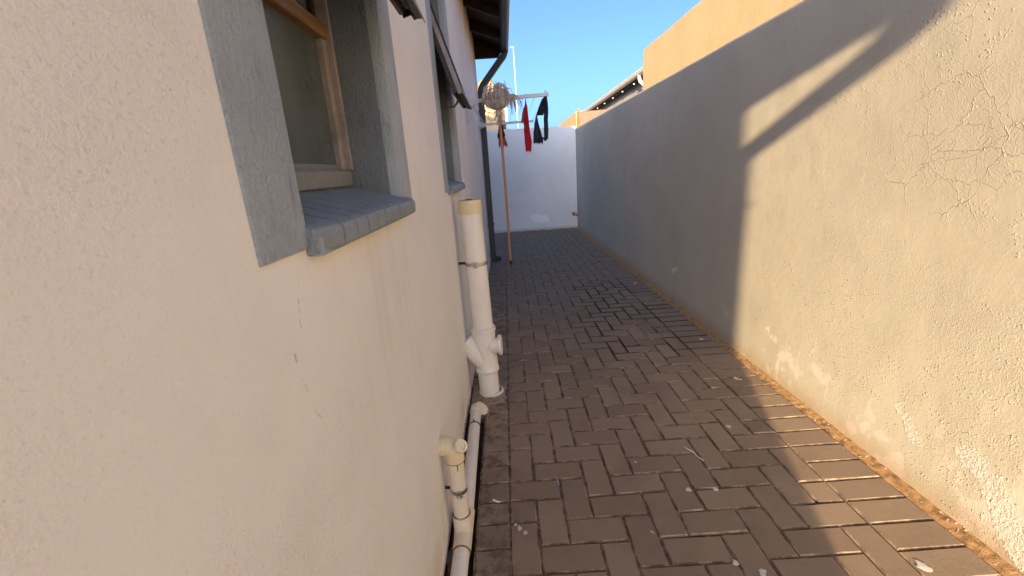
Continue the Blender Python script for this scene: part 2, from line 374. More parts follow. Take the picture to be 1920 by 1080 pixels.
# ------------------------------------------------------------------ ground and paving
b = B(); b.box(-400, 400, -400, 400, -.5, -.075); b.build('ground', GROUNDM, kind='structure')
path = None
b = B()
b.box(-.118, 1.384, -4.0, 6.8, -.07, -.0075)
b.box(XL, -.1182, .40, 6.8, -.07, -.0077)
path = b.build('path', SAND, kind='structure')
def paver_mesh(lx, ly, seed):
    rnd = random.Random(seed); bm = bmesh.new(); hx, hy = lx/2, ly/2; c = .0050; g = .0021
    j = lambda a=.0009: rnd.uniform(-a, a)
    bot = [(-hx+g,-hy+g), (hx-g,-hy+g), (hx-g,hy-g), (-hx+g,hy-g)]
    V0 = [bm.verts.new((x, y, -.05)) for x, y in bot]
    V1 = [bm.verts.new((x+j(.0006), y+j(.0006), -.0045)) for x, y in bot]
    V2 = [bm.verts.new((x*(1-c/hx)+j(), y*(1-c/hy)+j(), j(.0003))) for x, y in bot]
    for A, Bq in ((V0, V1), (V1, V2)):
        for k in range(4): bm.faces.new((A[k], A[(k+1)%4], Bq[(k+1)%4], Bq[k]))
    for f in bm.faces:
        if abs(f.normal.z) < 1 and min(v.co.z for v in f.verts) > -.01: f.material_index = 1
    bm.faces.new(V2); bm.normal_update()
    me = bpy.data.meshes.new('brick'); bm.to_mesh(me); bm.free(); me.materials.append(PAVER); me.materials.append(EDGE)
    return me
S = .0975
VAR = {}
def var(kind):
    if kind not in VAR:
        lx, ly = {'H':(2*S,.1), 'V':(S,.2), 'h':(S,.1), 'B':(.212,.1), 'b':(.115,.1), 'c':(.098,.1)}[kind]
        VAR[kind] = [paver_mesh(lx, ly, ord(kind)*7+i) for i in range(5)]
    return random.choice(VAR[kind])
cells = []
for j in range(-40, 68):
    y = j*.1
    for i in range(-1, 12):
        k = (i-j) % 4
        if k == 2:
            if i == -1: cells.append(('h', .5*S, y+.05))
            elif i == 11: cells.append(('h', 11.5*S, y+.05))
            else: cells.append(('H', (i+1)*S, y+.05))
        if k == 1 and 0 <= i <= 11 and y+.2 <= 6.8: cells.append(('V', (i+.5)*S, y+.1))
    cells.append(('B', 1.17+.106, y+.05))
    if y < .33: cells.append(('b', -.0575, y+.05))
    elif y < .43: cells.append(('c', -.049, y+.05))
    elif y > .695: cells.append(('B', -.1065, y+.05))
def key(c): 
    d = (Vector((c[1], c[2], 0))-cam.matrix_world.translation).length
    vis = c[2] > -.75
    return (0 if vis else 1, d)
cells.sort(key=key)
tb = bmesh.new()
for n_, (k, x, y) in enumerate(cells):
    me = var(k); rot = Matrix.Rotation(random.gauss(0, .006), 4, 'Z') @ Matrix.Rotation(random.gauss(0, .0055), 4, 'X') @ Matrix.Rotation(random.gauss(0, .0055), 4, 'Y')
    mw = Matrix.Translation((x+random.gauss(0, .0006), y+random.gauss(0, .0006), random.gauss(0, .0007))) @ rot
    if n_ < 299:
        o = bpy.data.objects.new('brick', me); C.objects.link(o); o.parent = path; o.matrix_local = mw
    else:
        s0 = len(tb.verts); tb.from_mesh(me); tb.verts.ensure_lookup_table()
        bmesh.ops.transform(tb, matrix=mw, verts=tb.verts[s0:])
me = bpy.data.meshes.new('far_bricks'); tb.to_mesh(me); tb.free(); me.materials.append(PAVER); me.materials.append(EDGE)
o = bpy.data.objects.new('far_bricks', me); C.objects.link(o); o.parent = path; o['kind'] = 'stuff'
# strip of orange soil and chips along the boundary wall
b = B(); ny = 900; nx = 8; grid = []
for a in range(ny+1):
    y = -1.6+a*(8.4/ny)
    row = []
    wob = .012*noise.noise(Vector((y*3, 1, 0)))+.008*noise.noise(Vector((y*17, 5, 0)))
    for c_ in range(nx+1):
        u = c_/nx; x = 1.378+wob*1.3+(XR+.012-1.378-wob*1.3)*u
        h = -.006+.016*u**1.3+.003*noise.noise(Vector((x*40, y*40, 3)))+.002*noise.noise(Vector((x*190, y*190, 3)))
        if u == 0: h = -.02
        row.append(b.b.verts.new((x, y, h)))
    grid.append(row)
for a in range(ny):
    for c_ in range(nx): b.b.faces.new((grid[a][c_], grid[a][c_+1], grid[a+1][c_+1], grid[a+1][c_]))
b.build('soil_strip', SOIL, smooth=True, kind='structure')
b = B()
for _ in range(90):
    y = random.uniform(-.9, 3) if random.random() < .8 else random.uniform(3, 6.7); x = XR-.004-abs(random.gauss(0, .028)); s_ = random.uniform(.0010, .0034)
    z = -.006+.016*(max(0,x-1.378)/.062)**1.3+.001 if x > 1.382 else .003
    r = bmesh.ops.create_icosphere(b.b, subdivisions=1, radius=s_); bmesh.ops.scale(b.b, vec=(random.uniform(.7,1.7), random.uniform(.7,1.5), .45), verts=r['verts']); bmesh.ops.translate(b.b, vec=(x, y, z), verts=r['verts'])
b.build('plaster_chips', WHITEP, kind='stuff', label='small pale plaster chips scattered along the foot of the boundary wall')
# mortar patch round the soil pipe
b = B(); n1 = 16; gr = []
for a in range(n1+1):
    row = []
    for c_ in range(n1+1):
        u = a/n1; v = c_/n1; x = XL+.01+u*(.205-.018); y = .40+v*(.325)
        if v < .28 and u > .5: x = XL+.01+.5*(.205-.018)+(u-.5)*.01
        z = .0035+.004*noise.noise(Vector((x*30, y*30, 0)))+.003*noise.noise(Vector((x*90, y*90, 0)))
        x += .004*noise.noise(Vector((y*60, 0, u))) if u > .4 else 0; y += .006*noise.noise(Vector((x*50, 4, v)))
        if a in (n1,) or c_ in (0, n1): z = -.02
        row.append(b.b.verts.new((x, y, z)))
    gr.append(row)
for a in range(n1):
    for c_ in range(n1): b.b.faces.new((gr[a][c_], gr[a+1][c_], gr[a+1][c_+1], gr[a][c_+1]))
b.build('mortar_patch', MORTAR, path, smooth=True)
# trench between the house wall and the pavers
b = B(); n1 = 260; gr = []
for a in range(n1+1):
    y = -2.0+a*2.44/n1; row = []
    for c_ in range(7):
        x = XL-.03+c_*.115/6; z = -.052+.014*noise.noise(Vector((x*30, y*18, 7)))+.008*noise.noise(Vector((x*90, y*90, 7)))+(.02 if c_ == 0 else 0)
        row.append(b.b.verts.new((x, y, z)))
    gr.append(row)
for a in range(n1):
    for c_ in range(6): b.b.faces.new((gr[a][c_], gr[a+1][c_], gr[a+1][c_+1], gr[a][c_+1]))
b.build('trench_soil', GROUNDM, smooth=True, kind='structure')
# white flecks of paint dropped on the pavers
for (x, y, r) in [(.238,1.324,.006),(.662,-.2,.011),(.758,-.209,.011),(.994,.162,.012),(1.253,.584,.016),(1.306,1.138,.016),(.468,-.376,.005),(.517,-.034,.005),(1.193,-.557,.018),(.033,-.328,.010),(.05,-.345,.008),(.02,-.31,.006),(.737,-.544,.012),(.676,-.505,.010),(.35,.9,.004),(.9,1.0,.005),(.6,.55,.004),(1.0,.75,.004),(.55,1.9,.006),(1.3,2.6,.02),(.474,-.382,.003),(1.27,.57,.009)]:
    bm = B(); n_ = 14; ph = random.random()*9; c0 = bm.b.verts.new((x, y, .0045)); ring = []
    for k in range(n_):
        a = 2*math.pi*k/n_; rr = r*(.7+.55*noise.noise(Vector((math.cos(a)*1.6+ph, math.sin(a)*1.6, ph)))+.25*random.random()); ring.append(bm.b.verts.new((x+rr*math.cos(a), y+rr*math.sin(a)*1.2, .0022)))
    for k in range(n_): bm.b.faces.new((c0, ring[k], ring[(k+1)%n_]))
    bm.build('paint_fleck', WHITEP, path, smooth=True)

# ------------------------------------------------------------------ walls
def wobbly_slab(b, x0, x1, y0, y1, z0, ztop, n, axis='y', amp=.004):
    """wall with a slightly uneven top"""
    rows = []
    for k in range(n+1):
        t = k/n; z = ztop(t)+amp*noise.noise(Vector((t*n*.35, 3, 1)))+amp*.5*noise.noise(Vector((t*n*1.1, 3, 9)))
        if axis == 'y': y = y0+(y1-y0)*t; r = [(x0,y,z0), (x0,y,z-.012), (x0+.012,y,z), (x1-.012,y,z), (x1,y,z-.012), (x1,y,z0)]
        else: x = x0+(x1-x0)*t; r = [(x,y0,z0), (x,y0,z-.012), (x,y0+.012,z), (x,y1-.012,z), (x,y1,z-.012), (x,y1,z0)]
        rows.append([b.b.verts.new(q) for q in r])
    for A, Q in zip(rows, rows[1:]):
        for k in range(5): b.b.faces.new((A[k], A[k+1], Q[k+1], Q[k]))
    b.b.faces.new(rows[0]); b.b.faces.new(rows[-1][::-1])
b = B(); wobbly_slab(b, XR, XR+.16, -5.2, 6.955, -.07, lambda t: 1.825+(.028*max(0, (t-.6)/.4)), 160)
b.build('boundary_wall', GREIGE, label='long rough greige plaster wall right of the paved passage, half in sunlight', category='wall')
b = B(); wobbly_slab(b, -5.5, XR-.004, 6.8, 6.95, -.07, lambda t: 1.905-.030*max(0, (t-.8)/.2), 90, 'x')
b.build('back_wall', WHITEW, label='pale white plaster wall closing the far end of the passage', category='wall')
b = B()
for _ in range(16):
    x = 1.361+random.gauss(0, .032); z = .283+random.gauss(0, .022); s_ = random.uniform(.008, .022)
    b.box(x-s_, x+s_, 6.778, 6.802, z-s_*.7, z+s_*.7, .003)
bw = bpy.data.objects['back_wall']; b.build('exposed_brick', BRICKO, bw)

b = B(); pts = [(XR-.004, 6.795, .0+.05*k) for k in range(38)]; b.tube([(p[0]+.002*noise.noise(Vector((0,0,p[2]*9))), p[1]+.001, p[2]) for p in pts], .005, 5); b.build('corner_gap', JOINTD, bw)
b = B()
for k in range(60):
    x = random.uniform(-.1, 1.4); s_ = random.uniform(.004, .014); b.box(x-s_*1.6, x+s_*1.6, 6.80-s_*1.4, 6.801, -.01, s_*1.1, s_*.3)
b.build('mortar_crumbs', MORTAR, bw, kind='stuff')
# ------------------------------------------------------------------ house
YN, YF = -4.244, 4.3
house = thing('house', 'cream plastered house with grey window surrounds left of the passage', 'house', (XL, 0, 0))
W = [(-.945, -.380, 1.104, 2.285), (.52, 1.085, 1.104, 2.285)]
b = B(); ys = [YN, -.945, -.380, .52, 1.085, YF]; zs = [.0, 1.104, 2.285, 2.74]
def slabface(x, flip=False):
    for a in range(5):
        for c_ in range(3):
            if a in (1, 3) and c_ == 1: continue
            y0, y1, z0, z1 = ys[a], ys[a+1], zs[c_], zs[c_+1]
            b.quad((x,y0,z0), (x,y1,z0), (x,y1,z1), (x,y0,z1))
slabface(XL); slabface(XL-.22)
for y0, y1, z0, z1 in W:
    for p in (((y0,z0),(y0,z1)), ((y1,z0),(y1,z1)), ((y0,z0),(y1,z0)), ((y0,z1),(y1,z1))):
        (ya, za), (yb, zb) = p; b.quad((XL,ya,za), (XL,yb,zb), (XL-.22,yb,zb), (XL-.22,ya,za))
for y in (YN, YF): b.quad((XL,y,0), (XL-6,y,0), (XL-6,y,2.74), (XL,y,2.74)); 
b.quad((XL,YN,0), (XL-.22,YN,0), (XL-.22,YF,0), (XL,YF,0)); b.quad((XL,YN,2.74), (XL-.22,YN,2.74), (XL-.22,YF,2.74), (XL,YF,2.74))
b.quad((XL-6,YN,0), (XL-6,YF,0), (XL-6,YF,2.74), (XL-6,YN,2.74))
bmesh.ops.remove_doubles(b.b, verts=b.b.verts, dist=.0005)
b.build('wall', HOUSE, house)
b = B(); b.box(XL-.21, XL-.004, YN+.01, YF-.01, -.07, -.012); b.build('foundation', GROUNDM, house)
# dark room behind the windows
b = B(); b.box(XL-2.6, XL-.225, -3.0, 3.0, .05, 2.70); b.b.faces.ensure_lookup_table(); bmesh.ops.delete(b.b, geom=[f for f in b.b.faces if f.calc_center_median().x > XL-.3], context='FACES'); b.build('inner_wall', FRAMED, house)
# roof, soffit timbers, fascia, gutter
pitch = rad(21); EX = .14; EZ = 2.60
b = B()
for k in range(2):
    z0 = EZ; 
ridge = -3.2; rz = EZ+(EX-ridge)*math.tan(pitch)
b.prism([(EX+.03, EZ+.03), (ridge, rz+.03+.01), (ridge*2-EX, EZ+.03), (ridge*2-EX, EZ), (ridge, rz), (EX+.03, EZ)], 1, YN-.07, YF+.07)
b.build('roof', ROOF, house)
for i in range(13):
    y = YN+.05+i*(YF-YN-.1)/12
    b = B(); q = .13 if i in (0, 12) else .10
    zb = 2.458 if i == 0 else 2.505
    if i in (0, 12): b.prism([(XL-.0, zb), (.075+.04*(i == 0), zb), (.115, 2.56), (.115, EZ-.004), (XL-.0, EZ+.12)], 1, y-.025, y+.025)
    else: b.prism([(.11, EZ-.10), (.11, EZ-.01), (-.6, EZ-.01+.71*math.tan(pitch)), (-.6, EZ-.10+.71*math.tan(pitch))], 1, y-.022, y+.022)
    b.build('rafter', RAFTER, house)
b = B(); b.box(.116, .132, YN-.05, YF+.05, 2.53, 2.655); b.build('fascia_board', RAFTER, house)
# dark ceiling boards between the rafters, right under the roof
b = B(); tn = math.tan(pitch); b.prism([(.115, EZ-.008+.0), (-.62, EZ-.008+.735*tn), (-.62, EZ-.003+.735*tn), (.115, EZ-.003)], 1, YN-.03, YF+.03); b.build('eaves_lining', RAFTER, house)
b = B()
b.prism([(.134, 2.535), (.178, 2.535), (.185, 2.545), (.185, 2.60), (.181, 2.60), (.181, 2.549), (.136, 2.549), (.136, 2.60), (.134, 2.60)], 1, YN-.03, YF-.02)
b.build('gutter', GUTTER, house)
b = B(); b.prism([(.187, 2.56), (.197, 2.56), (.200, 2.575), (.198, 2.594), (.186, 2.602), (.186, 2.606), (.203, 2.599), (.206, 2.575), (.203, 2.553), (.187, 2.553)], 1, YN-.04, YF-.015); b.build('gutter_lip', GUTTERW, house)
def downpipe(y, tag_, dirn):
    x0 = -.163; sq = (.5, .5); R = .092
    pts = [(x0, y, .10), (x0, y, 2.10), (x0+.004, y, 2.15), (x0+.03, y, 2.19), (.105, y, 2.46), (.135, y, 2.49), (.155, y, 2.52), (.158, y, 2.56)]
    if dirn < 0: pts = [(x0, y, .10), (x0, y, 2.13), (x0+.008, y, 2.165), (x0+.035, y, 2.19), (.12, y, 2.345), (.15, y, 2.375), (.158, y, 2.41), (.158, y, 2.56)]
    b = B(); b.tube(pts, R*.55, 4, up=(0,1,0)); 
    d = b.build('downpipe', GUTTER, house, label=tag_)
    b = B(); b.tube([(x0, y, .11), (x0, y, .06), (x0+.02, y-.01, .035), (x0+.085, y-.03, .018)], R*.62, 4, up=(0,1,0)); b.build('shoe', GUTTER, d)
    for z in (.5, 1.9):
        b = B(); b.box(XL, x0+.045, y-.044, y+.044, z-.012, z+.012); b.build('bracket', GUTTER, d)
downpipe(4.17, 'charcoal square downpipe beside the far corner of the house', 1)
downpipe(-4.05, 'charcoal square downpipe at the near corner of the house', -1)

def window(dy, lab):
    y0, y1, z0, z1 = -.93+dy, -.395+dy, 1.10, 2.27
    # raised plaster band and rounded reveals
    s = B(); path_ = []
    prof = [(-.128, XL-.002), (-.127, XL+.004), (-.020, XL+.005), (-.007, XL+.001), (-.001, XL-.010), (0, XL-.025), (0.0, -.345)]
    left = []; right = []; tl = []; tr = []
    def ring(fn): return [s.b.verts.new(fn(o_, x)) for o_, x in prof]
    wr = .86
    R = [ring(lambda o_, x: (x, y0+o_, 1.10))]
    for k in range(1, 12): R.append(ring(lambda o_, x, k=k: (x, y0+o_+.0016*noise.noise(Vector((k*1.7, o_*9, dy))), 1.10+(z1-1.10)*k/12)))
    R.append(ring(lambda o_, x: (x, y0+o_, z1-o_)))
    R.append(ring(lambda o_, x: (x, y1-o_*wr, z1-o_)))
    for k in range(1, 12): R.append(ring(lambda o_, x, k=k: (x, y1-o_*wr+.0016*noise.noise(Vector((k*1.7, o_*9, dy+5))), z1-(z1-1.10)*k/12)))
    R.append(ring(lambda o_, x: (x, y1-o_*wr, 1.10)))
    for A, Q in zip(R, R[1:]):
        for k in range(len(prof)-1): s.b.faces.new((A[k], A[k+1], Q[k+1], Q[k]))
    s.b.faces.ensure_lookup_table()
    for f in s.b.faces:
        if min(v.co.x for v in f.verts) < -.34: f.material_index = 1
    for Rr_ in (R[0], R[-1]):
        s.b.faces.new(Rr_[:5])
    sur = s.build('window_surround', [GREY, GREYSH], house, smooth=True)
    # sill of bricks on edge
    sb = B(); sb.box(-.348, -.186, y0-.012, y1+.006, 1.088, 1.112); sill = sb.build('window_sill', GREY, house)
    n = 10; w_ = (y1-y0+.035)/n; ang = math.atan2(.046, .138)
    for k in range(n):
        ya = y0-.006+k*w_-.0; q = B()
        poly = [(-.345, 1.112), (-.345, 1.172), (-.190, 1.1285), (-.1795, 1.1235), (-.176, 1.115), (-.177, 1.095), (-.181, 1.089), (-.205, 1.090), (-.23, 1.112)]
        poly = [(px+random.uniform(-.0004, .0004), pz+random.uniform(-.0001, .0006)) for px, pz in poly]
        q.prism(poly, 1, ya+.0027-(.014 if k == 0 else 0), ya+w_-.0027)
        bmesh.ops.bevel(q.b, geom=[e for e in q.b.edges], offset=.0012, segments=1, affect='EDGES')
        if k == 0:
            for v in q.b.verts:
                if v.co.x > -.21 and v.co.y < ya: v.co.x -= .012
        q.build('brick', SILLM, sill, smooth=False)
    q = B(); q.prism([(-.345, 1.114), (-.345, 1.1711), (-.190, 1.1276), (-.1826, 1.1218), (-.1816, 1.096), (-.205, 1.094)], 1, y0+.062, y1-.02); q.build('joint_filler', JOINTD, sill)
    # steel frame
    f = B(); xo = -.318; xi = -.352
    win = thing('window', '', ''); del win['label']; del win['category']; win.parent = house; win.location = (0,0,0); base[win.name] = base[house.name]
    f.box(xi, xo, y0+.002, y1-.002, 1.168, 1.206, .003); f.build('bottom_rail', FRAMEG, win)
    f = B(); f.prism([(-.331, 1.206), (-.345, 1.226), (-.352, 1.226), (-.352, 1.206)], 1, y0+.03, y1-.03); f.build('glazing_bead', FRAMEG, win)
    for yy, s_ in ((y0, 1), (y1, -1)):
        f = B(); ya, yb = sorted((yy+s_*.002, yy+s_*.012)); f.box(xi, xo+.006, ya, yb, 1.206, z1-.002, .002)
        ya, yb = sorted((yy+s_*.012, yy+s_*.034)); f.box(xi, -.326, ya, yb, 1.206, 1.494, .002); f.build('stile', FRAMET, win)
        f = B(); ya, yb = sorted((yy+s_*.012, yy+s_*.026)); f.box(xi, -.338, ya, yb, 1.525, z1-.002, .002); f.build('rebate', FRAMED, win)
    f = B(); f.box(-.356, -.318, y0+.012, y1-.013, 1.494, 1.524, .003); f.build('transom', FRAMEB, win)
    f = B(); f.box(xi, xo, y0+.012, y1-.012, z1-.03, z1-.002, .003); f.build('top_rail', FRAMEG, win)
    f = B(); f.box(-.346, -.341, y0+.03, y1-.03, 1.206, 1.496); f.build('pane', GLASS, win)
    # top hung casement standing open
    th = rad(17); hz, hx = 2.225, -.330; cs, sn = math.cos(th), math.sin(th)
    def P(d, n_): return (hx+sn*d+cs*n_, hz-cs*d+sn*n_)
    Lc = .735
    def bar(name, mat, ya, yb, d0, d1, n0, n1, par):
        q = B(); q.prism([P(d0, n0), P(d1, n0), P(d1, n1), P(d0, n1)], 1, ya, yb); return q.build(name, mat, par)
    cas = bar('casement', FRAMET, y0+.016, y0+.040, 0, Lc, -.004, .012, win)
    q = B(); q.prism([P(0, -.024), P(Lc-.01, -.024), P(Lc-.01, -.0045), P(0, -.0045)], 1, y0+.020, y0+.026); q.prism([P(0, -.024), P(Lc-.01, -.024), P(Lc-.01, -.0045), P(0, -.0045)], 1, y1-.026, y1-.020)
    q.prism([P(0, -.004), P(Lc, -.004), P(Lc, .012), P(0, .012)], 1, y1-.040, y1-.016)
    q.prism([P(0, -.004), P(.026, -.004), P(.026, .012), P(0, .012)], 1, y0+.041, y1-.041)
    q.build('casement_bars', FRAMED, win)
    # z-section bottom rail
    q = B(); q.prism([P(Lc-.036, -.026), P(Lc-.012, -.028), P(Lc-.010, -.020), P(Lc-.018, -.012), P(Lc-.014, -.004), P(Lc+.008, .006), P(Lc+.012, .016), P(Lc-.03, .013), P(Lc-.036, -.004)], 1, y0+.0405, y1-.0405)
    q.build('casement_rail', FRAMED, win)
    q = B(); q.prism([P(Lc-.034, .0135), P(Lc+.013, .0165), P(Lc+.013, .019), P(Lc-.034, .016)], 1, y0+.016, y1-.016); q.build('drip_edge', FRAMET, win)
    bar('casement_pane', GLASS, y0+.041, y1-.041, .02, Lc-.036, .0, .004, win)
    # stay arm
    a = P(Lc-.03, -.03); q = B(); ym = (y0+y1)/2-.02
    q.tube([(-.335, ym+.02, 1.505), (-.26, ym, 1.497), (a[0]-.01, ym-.01, 1.500)], .004, 8); q.tube([(a[0]-.012, ym-.01, 1.500), (a[0]+.004, ym-.01, 1.515), (a[0]+.012, ym-.01, 1.535)], .006, 8)
    q.build('stay', BRASS, win, smooth=True)
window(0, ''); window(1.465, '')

# ------------------------------------------------------------------ soil pipe
sp = thing('soil_pipe', 'thick upright white drain pipe with yellow cap against the house wall', 'drain pipe', (-.10, .62, 0))
def axis(z): return Vector((-.10-.018*z, .62, z))
AX = (axis(1)-axis(0)).normalized()
def sl_(b, prof): return b.lathe([(r, h) for r, h in prof], 0, 0, 40, AX, axis(0))
b = B(); sl_(b, [(.0545, -.03), (.0545, .17)]); b.build('lower_pipe', PVC, sp, smooth=True)
b = B(); sl_(b, [(.054, .36), (.054, 1.0)]); b.build('upper_pipe', PVC, sp, smooth=True)
b = B(); sl_(b, [(.0575, .13), (.0635, .137), (.0655, .147), (.0635, .157), (.060, .162), (.0605, .20), (.0585, .215), (.0575, .31), (.0600, .325), (.0605, .355), (.0625, .362), (.066, .372), (.064, .386), (.0575, .389)])
junc = b.build('junction', PVC, sp, smooth=True)
for z in (.205, .225, .245, .265, .285, .305, .325):
    b = B(); sl_(b, [(.0590, z-.0012), (.0604, z), (.0590, z+.0012)]); b.build('rib', PVC, junc, smooth=True)
b = B(); b.tube([(-.105, .615, .175), (-.135, .615, .215), (-.175, .615, .268), (-.214, .615, .318)], [.050, .0535, .054, .054], 32); b.build('branch', PVC, sp, smooth=True)
b = B(); b.lathe([(.040, .03), (.040, .073), (.052, .074), (.054, .077), (.054, .089), (.051, .092), (.03, .0925)], 0, 0, 36, (1, -.05, .04), (-.105, .60, .285)); b.build('inspection_cap', PVC, sp, smooth=True)
b = B(); sl_(b, [(.0565, .985), (.0575, .990), (.0575, 1.030), (.0560, 1.0305), (.0560, 1.033), (.0575, 1.0335), (.0575, 1.047), (.055, 1.052), (.046, 1.053)]); cap = b.build('end_cap', PVCY, sp, smooth=True)
b = B(); b.box(-.138, -.105, .612, .628, 1.0525, 1.0565, .0015); b.build('cap_key', FRAMED, cap)
b = B(); sl_(b, [(.0555, .727), (.0568, .728), (.0568, .744), (.0555, .745)]); cl = b.build('clamp', STEEL, sp, smooth=True)
b = B(); b.box(-.126, -.100, .555, .567, .722, .750, .003); b.build('clamp_screw', STEEL, cl)
b = B(); b.tube([(-.216, .63, .736), (-.155, .63, .736)], .007, 8); b.build('wall_bolt', DARKST, cl)
b = B(); b.lathe([(.050, -.01), (.069, .0), (.068, .0085), (.057, .013)], 0, 0, 36, (0,0,1), (-.092, .622, 0), cap=False)
b.build('mortar_ring', PVC, sp, smooth=True)

# ------------------------------------------------------------------ small waste pipes
wp = thing('waste_pipe', 'slim cream waste pipe with elbow into the wall, joined to the ground pipe', 'waste pipe', (-.16, -.32, 0))
b = B(); b.tube([(-.160, -.32, .055), (-.160, -.32, .30)], .0262, 28); b.build('riser', PVCC, wp, smooth=True)
b = B()
pts = [(-.160, -.32, .288)]+[(-.160-.030*(1-math.cos(a)), -.32, .312+.030*math.sin(a)) for a in [rad(x) for x in range(0, 91, 15)]]+[(-.2075, -.32, .342)]
b.tube(pts, [.0305]*len(pts), 28); el = b.build('elbow', PVCY, wp, smooth=True)
b = B(); b.lathe([(.0315, 0), (.0322, .001), (.0322, .003), (.0315, .004)], 0, 0, 28, (1,0,0), (-.192, -.32, .342)); b.build('socket_ring', PVCC, el, smooth=True)
b = B(); b.lathe([(.014, -.01), (.016, .012), (.0215, .0125), (.022, .014), (.022, .026), (.0205, .028), (.014, .028), (.012, .022), (.0, .0215)], 0, 0, 28, (.62, -.50, .72), (-.146, -.332, .338)); b.build('rodding_plug', PVCC, el, smooth=True)
b = B(); b.lathe([(.0268, .0), (.0312, .001), (.0312, .003), (.0268, .0035)], 0, 0, 28, (0,0,1), (-.160, -.32, .2855)); b.build('glue_line', GLUE, wp, smooth=True)
b = B(); b.tube([(-.151, -.3455, .286), (-.151, -.3465, .262)], [.0022, .0012], 6); b.build('glue_drip', GLUE, wp)
b = B(); b.tube([(-.160, -.32, .075), (-.160, -.322, .045), (-.158, -.335, .025), (-.157, -.36, .012)], .0302, 28); b.tube([(-.155, -.25, .016), (-.157, -.415, .011)], .0302, 28); tee = b.build('junction', PVCC, wp, smooth=True)
b = B(); b.lathe([(.0262, .0), (.0307, .0005), (.0307, .002), (.0262, .0025)], 0, 0, 28, (0,0,1), (-.160, -.32, .0745)); b.build('glue_line', GLUE, tee, smooth=True)
b = B(); b.lathe([(.0262, .0), (.0306, .0005), (.0306, .002), (.0262, .0025)], 0, 0, 28, (0,-1,0), (-.157, -.4152, .011)); b.build('glue_line', GLUE, tee, smooth=True)
b = B(); b.lathe([(.0268, -.007), (.0285, -.0065), (.0285, .0065), (.0268, .007)], 0, 0, 28, (0,0,1), (-.160, -.32, .175)); cl = b.build('clamp', STEEL, wp, smooth=True)
b = B(); b.box(-.163, -.157, -.356, -.347, .163, .187, .001); b.box(-.152, -.146, -.356, -.346, .163, .187, .001); b.tube([(-.168, -.352, .170), (-.140, -.352, .170)], .0022, 6); b.build('clamp_screw', STEEL, cl)
b = B(); b.tube([(-.214, -.315, .180), (-.185, -.318, .178)], .0055, 8); b.build('wall_bolt', DARKST, cl)
gp = thing('ground_pipe', 'slim white waste pipe lying in the gap along the foot of the house wall', 'waste pipe', (-.157, .41, 0))
b = B(); b.tube([(-.160, .385, .03), (-.155, -.26, .016)], .0258, 28); b.tube([(-.157, -.41, .011), (-.160, -.75, .0), (-.163, -1.6, -.03)], .0262, 28); b.build('pipe', PVC, gp, smooth=True)
b = B(); b.tube([(-.160, .372, .030), (-.160, .405, .030), (-.150, .425, .026), (-.136, .432, .010), (-.130, .434, -.01)], .0298, 28); b.build('elbow', PVCC, gp, smooth=True)
b = B(); b.lathe([(.0262, -.004), (.0274, -.0035), (.0274, .0035), (.0262, .004)], 0, 0, 28, (0,1,0), (-.1585, .255, .027)); cl = b.build('clamp', DARKST, gp, smooth=True)
b = B(); b.tube([(-.165, .258, .052), (-.160, .255, .066), (-.156, .25, .054)], .0018, 6); b.tube([(-.21, .262, .04), (-.182, .258, .040), (-.165, .255, .052)], .0016, 6); b.build('wire_tie', DARKST, cl)
b = B(); b.tube([(-.1935+.003*noise.noise(Vector((y*4, 0, 0))), y, -.018+.006*noise.noise(Vector((y*3, 2, 0)))) for y in [-1.2+.08*k for k in range(21)]], .0085, 12)
b.build('rusty_pipe', RUST, smooth=True, label='thin rusty orange pipe lying in the dark gap at the foot of the house wall', category='pipe')
b = B(); b.lathe([(.009, -.02), (.014, -.019), (.0145, -.004), (.0165, -.003), (.0165, .012), (.012, .014), (.012, .024), (.009, .025)], 0, 0, 8, (0,1,0), (-.1935, -.415, -.012))
b.build('fitting', mat_simple('grey_fitting', (.16,.13,.105), .8, .2), bpy.data.objects['rusty_pipe'], smooth=False)

# ------------------------------------------------------------------ clothes rack
rk = thing('clothes_rack', 'pale grey wall mounted clothes rack reaching out over the passage', 'clothes rack', (XL, 2.15, 1.7))
def arm(y, xe, z, zs_, plate, lab):
    b = B(); b.prism([(XL+.10, z-.012), (xe, z-.012+zs_), (xe, z+.014+zs_), (XL+.09, z+.014)], 1, y-.012, y+.012)
    a = b.build('arm', RACKM, rk)
    b = B(); b.prism([(XL+.001, z+.022), (XL+.10, z+.012), (XL+.10, z-.018), (XL+.001, z-.052)], 1, y-.0145, y+.0145)
    b.build('arm_root', RACKM, a)
    b = B(); b.box(XL+.0005, XL+.006, y-plate, y+plate, z-.165, z+.075, .002); b.build('wall_plate', RACKM, a)
    b = B(); b.prism([(XL+.006, z+.055), (XL+.03, z+.03), (XL+.03, z+.016), (XL+.006, z+.016)], 1, y-.003, y+.003); b.build('gusset', RACKM, a)
arm(2.15, .452, 1.722, .013, .036, ''); arm(3.85, .442, 1.712, .0, .030, '')
b = B(); b.tube([(XL+.03, 2.17, 1.70), (XL+.06, 3.0, 1.69), (XL+.06, 3.84, 1.69)], .0035, 6); b.tube([(XL+.03, 2.17, 1.74), (XL+.075, 3.84, 1.705)], .005, 6); b.build('tie_rod', RACKM, rk)
for x in (.165, .25, .345, .43):
    b = B(); b.tube([(x, 2.15, 1.732), (x-.002, 3.0, 1.718), (x-.004, 3.85, 1.712)], .0014, 6); b.build('line_wire', WIRE, rk)

